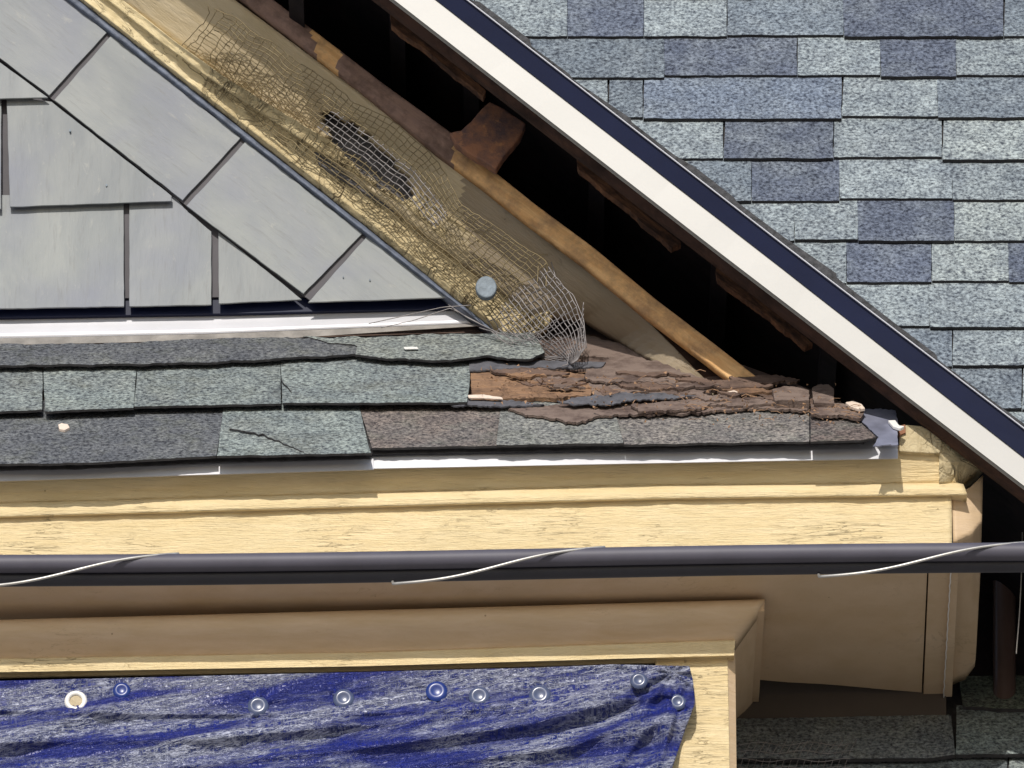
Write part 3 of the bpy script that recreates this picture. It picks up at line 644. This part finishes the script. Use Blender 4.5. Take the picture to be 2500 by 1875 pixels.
# ------------------------------------------------------------------ tarpaulin over the window
TT = [(-200, 1668), (0, 1662), (500, 1650), (900, 1640), (1300, 1630), (1500, 1622), (1683, 1626)]
TRt = [(1683, 1626), (1692, 1660), (1697, 1716), (1670, 1790), (1641, 1875), (1600, 1990)]
def tarp_pt(s, t):
    X0, X1 = -200, samp(TRt, 60)[int(t * 60)][0]; y1 = samp(TRt, 60)[int(t * 60)][1]
    x = lerp(X0, X1, s); yt_ = yat(TT, min(1683, x)); y = lerp(yt_, 2000, t) if s < .985 else lerp(lerp(yt_, 2000, t), y1, (s - .985) / .015)
    return x, y
FAST = [(185, 1712), (297, 1686), (630, 1724), (839, 1706), (1066, 1688), (1170, 1700), (1318, 1697), (1560, 1662), (1655, 1714)]
CREASE = [([(-200, 1830), (0, 1812), (500, 1800), (900, 1768), (1350, 1722), (1600, 1652)], .016, 26), ([(250, 1890), (900, 1822), (1300, 1768), (1500, 1716), (1640, 1692)], .018, 24),
          ([(1430, 1960), (1540, 1830), (1600, 1760), (1640, 1722)], .014, 30), ([(-200, 1728), (300, 1742), (800, 1744), (1150, 1732), (1300, 1712)], .009, 14), ([(600, 1920), (1000, 1872), (1400, 1820), (1560, 1750)], .014, 22), ([(1560, 1960), (1615, 1850), (1650, 1740)], .012, 22)]
def tarp_Y(x, y):
    a = (y + .20 * x) / 1000.; d = .0
    d += .011 * math.sin(a * 62 + 2.4 * noise.noise(Vector((x * .0022, y * .004, 1)))) * min(1, max(0, (y - 1700) / 60))
    d += .012 * noise.noise(Vector((x * .0035, (y + .22 * x) * .016, 3))) + .0025 * noise.noise(Vector((x * .02, y * .03, 5)))
    cx, cy = x - 1640, y - 1640; rr = math.hypot(cx, cy); an = math.atan2(cy, -cx)
    d += .010 * math.sin(an * 11 + 1.) * math.exp(-((rr - 160) / 150) ** 2)
    for C_, A_, w_ in CREASE:
        if C_[0][0] - 60 < x < C_[-1][0] + 40:
            q_ = (y - yat(C_, x)) / w_; e_ = min(1, (x - C_[0][0] + 60) / 120, (C_[-1][0] + 40 - x) / 60)
            d -= A_ * max(0, e_) * math.exp(-q_ * q_ * (1 if q_ < 0 else 5))
    for fx, fy in FAST:
        r2 = math.hypot(x - fx, y - fy)
        if r2 < 140: d += .006 * math.exp(-(r2 / 40) ** 2) + .0035 * math.sin(7 * math.atan2(y - fy, x - fx) + fx) * math.exp(-((r2 - 45) / 35) ** 2)
    return -.280 + d
t = MB(); NX, NY = 420, 110
t.grid([[at(*tarp_pt(i / NX, j / NY), tarp_Y(*tarp_pt(i / NX, j / NY))) for i in range(NX + 1)] for j in range(NY + 1)], .002)
base_t = at(700, 1990, -.27)
T = thing('tarpaulin', base_t, 'crumpled blue woven tarpaulin nailed across the window below the yellow moulding', 'tarpaulin')
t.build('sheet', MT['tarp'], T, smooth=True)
def disc(mb, r, r_in=0, h=.004, dome=0., n=24, m=0):
    prof_ = [(r_in, .0), (r_in, -h * .7), (lerp(r_in, r, .5), -h - dome), (r * .93, -h), (r, 0)] if r_in else [(0, -h - dome * .3), (r * .45, -h - dome * .2), (r * .6, -h - dome), (r * .88, -h), (r, 0)]
    rings = [[mb.add(Vector((a * math.cos(2 * math.pi * k / n), y, a * math.sin(2 * math.pi * k / n)))) for k in range(n)] for a, y in prof_]
    for p, q_ in zip(rings, rings[1:]):
        for k in range(n): mb.face((p[k], q_[k], q_[(k + 1) % n], p[(k + 1) % n]), m)
def place(mb, name, mats, parent, u, v, Y, smooth=True):
    o = mb.build(name, mats, parent, smooth); p = at(u, v, Y)
    o.location = p - parent.location; return o
q = MB(); disc(q, .027, .015, .004, .003); gr = place(q, 'grommet', MT['ring'], T, 185, 1712, tarp_Y(185, 1712) - .007)
q = MB(); disc(q, .0155, 0, .0008); g2 = place(q, 'grommet_hole', MT['tan'], T, 185, 1712, tarp_Y(185, 1712) - .007)
def cap_mesh(r):
    q = MB(); disc(q, r, 0, .003, .0025)
    return q
fast = None
for k, (x, y, r_, mm) in enumerate([(297, 1686, .021, 'tarp_blue'), (630, 1724, .025, 'clear'), (839, 1706, .025, 'clear'), (1066, 1688, .026, 'tarp_blue'), (1170, 1700, .025, 'clear'), (1318, 1697, .026, 'clear'), (1560, 1662, .021, 'clear'), (1655, 1714, .021, 'clear')]):
    o = place(cap_mesh(r_), 'cap_washer', MT[mm], T, x, y, tarp_Y(x, y) - .005)
    o['label'] = 'dark blue plastic cap washer' if mm == 'tarp_blue' else 'shiny translucent cap washer with a dent'

# ------------------------------------------------------------------ cable in the foreground
CY = -1.6
CT = thing('overhead_cable', at(1250, 1380, CY), 'dark twin overhead cable crossing in front of the cornice, bound with a spiral wire', 'cable')
def cl(x, off): return lerp(1377, 1348, x / 2500) + off + 3 * math.sin(x / 420.)
def pr_(px): return px * (at(1, 0, CY) - at(0, 0, CY)).x
q = MB(); q.tube([at(x, cl(x, 0), CY) for x in range(-200, 2801, 50)], pr_(22), 20); q.build('upper_cable', MT['cable'], CT, smooth=True)
q = MB(); q.tube([at(x, cl(x, 36 - x * .002), CY + .03) for x in range(-200, 2801, 50)], pr_(19), 20); q.build('lower_cable', MT['cable_shaded'], CT, smooth=True)
q = MB(); pts = []
P0 = 1040.
for i in range(0, 601):
    x = -200 + 5 * i; u_ = ((x - 960) % P0) / P0
    if u_ < .5: t_ = u_ / .5; vo = lerp(57, -23, t_ - .10 * math.sin(2 * math.pi * t_)); dp = -.034 * math.sin(math.pi * t_) ** .6
    else: t_ = (u_ - .5) / .5; vo = lerp(-4, 38, t_); dp = .05
    pts.append(at(x, cl(x, vo), CY + .010 + dp * 1.3))
q.tube(pts, pr_(3.5), 8); q.build('lashing_wire', MT['steel'], CT, smooth=True)

# ------------------------------------------------------------------ wire netting over the rake moulding
U = [(506, 14), (560, 40), (700, 130), (850, 235), (960, 300), (1050, 370), (1090, 430), (1130, 500), (1220, 560), (1330, 640), (1372, 692), (1405, 745), (1424, 800), (1428, 850), (1408, 882)]
Lw = [(440, 140), (510, 200), (610, 282), (710, 358), (815, 438), (920, 522), (1020, 604), (1100, 676), (1160, 742), (1210, 812), (1250, 845), (1290, 868), (1330, 884), (1360, 892), (1385, 893)]
NA = 74; NB = 16
def net_pt(a, b_, front=0.):
    a = max(0, min(1, a)); 
    sh = -.035 * (1 - b_)
    u_ = SU[int(round(a * 520))]; l_ = SL[int(round(a * 520))]
    x, y = lerp(u_[0], l_[0], b_), lerp(u_[1], l_[1], b_)
    j = Vector((x * .012, y * .012, 0)); cr = 1 + 1.3 * max(0, 1 - a * 2.2); x += 7 * cr * noise.noise(j) + 3 * cr * noise.noise(j * 4); y += 7 * noise.noise(j + Vector((7, 3, 1))) + 3 * noise.noise(j * 4 + Vector((1, 8, 2)))
    Y = lerp(lerp(-.222, -.200, max(0, (a - .55) / .45)), -.078, b_)
    Y -= .006 + .008 * abs(noise.noise(j * 2.2)) + .10 * max(0, (a - .82) / .18) ** 1.5 * math.sin(math.pi * (.25 + .5 * b_))
    return at(x, y, Y)
SU = samp(U, 520); SL = samp(Lw, 520)
def is_bare(a, b_): return a > .80 or (.30 < a < .60 and .28 < b_ < .62)
nb = MB()
for i in range(NA + 1):
    a = i / NA; prev = []; bare0 = None
    if i < 5 and random.random() < .1: continue
    segs = 22
    P = [(a + .004 * noise.noise(Vector((i * 3.3, k * .25, 0))), k / segs) for k in range(segs + 1)]
    bare = is_bare(a, .45)
    cut = 0 if random.random() < .7 else random.randint(0, 5)
    P = P[:len(P) - cut]
    for lo_, hi_, mm in (((0, int(segs * .28) + 1, 0), (int(segs * .28), int(segs * .62) + 1, 1), (int(segs * .62), segs + 1, 0)) if (bare and a < .8) else ((0, segs + 1, 1 if bare else 0),)):
        q_ = P[lo_:hi_]
        if len(q_) > 1: nb.tube([net_pt(*p) for p in q_], .0012, 5, mm)
for j in range(NB + 1):
    b_ = j / NB
    a0 = random.uniform(0, .03); segs = 200
    P = [(lerp(a0, 1, k / segs), b_ + .012 * noise.noise(Vector((j * 5.1, k * .08, 2)))) for k in range(segs + 1)]
    run = []; cur = None
    for p in P:
        mm = 1 if is_bare(*p) else 0
        if mm != cur and run:
            run.append(p); nb.tube([net_pt(*z) for z in run], .0013, 5, cur); run = []
        cur = mm; run.append(p)
    if len(run) > 1: nb.tube([net_pt(*z) for z in run], .0013, 5, cur)
# loose ends
def wire(pts, Y, r=.0012, mm=1):
    Ys = Y if isinstance(Y, list) else [Y] * len(pts)
    s_ = samp(pts, 24); nb.tube([at(x, y, lerp(Ys[0], Ys[-1], i / 24)) for i, (x, y) in enumerate(s_)], r, 5, mm)
wire([(1175, 792), (1100, 752), (1010, 782), (930, 800)], [-.10, -.10]); wire([(1150, 745), (1080, 750), (1000, 768), (900, 790)], [-.11, -.07])
wire([(1095, 744), (1140, 775), (1190, 800), (1260, 832), (1330, 822)], [-.10, -.20]); wire([(1170, 800), (1220, 815), (1290, 818), (1345, 800), (1380, 760)], [-.12, -.24])
wire([(1312, 690), (1314, 650), (1320, 622), (1338, 622)], -.20, .0014, 0); wire([(1333, 700), (1336, 642)], -.20, .0014, 0); wire([(1346, 640), (1360, 690), (1400, 720), (1425, 780), (1432, 850)], [-.2, -.24])
for k in range(9):
    t_ = k / 8; wire([(1190 + 30 * k, 800 + 3 * k), (1230 + 24 * k, 835 + 2 * k), (1300 + 14 * k, 868 + k), (1385 + 3 * k, 888 - 6 * k), (1425, 850 - 14 * k)], [-.14, -.23], .0011)
wire([(1340, 795), (1300, 830), (1250, 838), (1200, 822)], [-.22, -.13]); wire([(1390, 860), (1385, 890), (1372, 893)], -.24)
WM = thing('wire_netting', at(1000, 600, -.15), 'crumpled galvanised wire netting, partly painted yellow, wrapped over the sloping moulding', 'netting')
nb.build('mesh', [MT['netpaint'], MT['netbare']], WM, smooth=True)
# zinc cap nail
q = MB(); P = rag([(1187 + 26 * math.cos(a_), 700 + 27 * math.sin(a_)) for a_ in [k * math.pi / 12 for k in range(24)]], 5, 1.5, 4)
q.prism(P, -.180, .02); cn = q.build('cap_nail', MT['cap'], None, bevel=.003); tag(cn, 'round blue-grey cap nail in the yellow moulding near its lower end', 'nail')

# netting scrap on the lower roof
nb = MB()
for k in range(16):
    x0 = 1812 + k * 17; s_ = samp([(x0 + 24, 1808 + random.uniform(-6, 6)), (x0 + 6, 1840), (x0 - 16, 1905)], 10)
    nb.tube([LOW.hit(x, y, .030 + .006 * math.sin(i)) for i, (x, y) in enumerate(s_)], .0009, 5)
for k in range(5):
    nb.tube([LOW.hit(x, 1816 + k * 20 + 4 * math.sin(x * .05 + k), .032) for x in range(1800, 2080, 12)], .0009, 5)
o = nb.build('wire_netting', MT['netbare'], None, smooth=True); tag(o, 'flat scrap of wire netting lying on the shaded lower roof beside the window bay', 'netting')
# thin wire hanging at the right edge
q = MB(); q.tube([at(x, y, -.1) for x, y in samp([(2496, 1300), (2494, 1400), (2489, 1500), (2481, 1596)], 16)], .0016, 5)
o = q.build('hanging_wire', MT['steel'], None); tag(o, 'thin pale wire hanging down in the dark corner at the right edge', 'wire')

# ------------------------------------------------------------------ litter
nb = MB()
for k in range(110):
    x = random.uniform(1150, 2080); y = random.gauss(0, 1) * 22 + lerp(935, 1000, (x - 1150) / 930)
    if y < 890 or y > 1070: continue
    L = random.uniform(8, 34); an = random.gauss(0, .6); p0 = PENT.hit(x, y, .046); p1 = PENT.hit(x + L * math.cos(an), y + L * .5 * math.sin(an), .048); mid_ = (p0 + p1) / 2 + PENT.n * random.uniform(0, .006)
    nb.tube([p0, mid_, p1], random.uniform(.0005, .0010), 4)
for k in range(260):
    x = random.uniform(1150, 2100); y = random.gauss(0, 1) * 26 + lerp(935, 1005, (x - 1150) / 950)
    if y < 885 or y > 1075: continue
    c_ = PENT.hit(x, y, .045); s_ = random.uniform(.002, .006); vs = [nb.add(c_ + Vector((random.uniform(-1, 1), random.uniform(-1, 1), random.uniform(-1, 1))).normalized() * s_) for _ in range(4)]
    for f_ in ((0, 1, 2), (0, 2, 3), (0, 3, 1), (1, 3, 2)): nb.face([vs[i] for i in f_])
o = nb.build('plant_litter', MT['twig'], None); tag(o, 'dry brown needles and splinters scattered over the rotten end of the small roof', None, kind='stuff')
def chip(poly, lab, cat, h=.046, th=.008, k=0, name='chip', mt='chip', pl=PENT, group=None):
    q = MB(); q.slab(rag(poly, 4, .8, k), pl, h, th); o = q.build(name, MT[mt], None, bevel=.0015); tag(o, lab, cat, group)
chip([(142, 1036), (150, 1032), (166, 1035), (170, 1043), (158, 1049), (144, 1046)], 'pinkish pebble lying on the dark bottom course of shingles at left', 'pebble', .024, name='pebble')
chip([(2064, 982), (2084, 978), (2104, 986), (2112, 996), (2096, 998), (2076, 992)], 'pale cracked paint flake on the rotten end of the small roof', 'paint flake', name='paint_flake', k=1)
chip([(2168, 1026), (2186, 1025), (2196, 1038), (2208, 1040), (2198, 1045), (2180, 1040)], 'white paint flake on the grey metal end piece', 'paint flake', .03, name='paint_flake', k=2, mt='ring')
chip([(1770, 957), (1792, 952), (1802, 956), (1786, 962), (1774, 962)], 'pink paint flake beside the lower tip of the orange board', 'paint flake', .034, name='paint_flake', k=3)
chip([(985, 846), (1018, 846), (1022, 850), (988, 851)], 'thin white sliver on the pale top course of shingles', 'sliver', .052, .003, 4, 'sliver', 'ring')
chip([(1142, 964), (1180, 962), (1226, 970), (1228, 974), (1180, 970), (1144, 970)], 'pale pink splinter at the foot of the split orange board', 'splinter', .04, .004, 5, 'splinter')
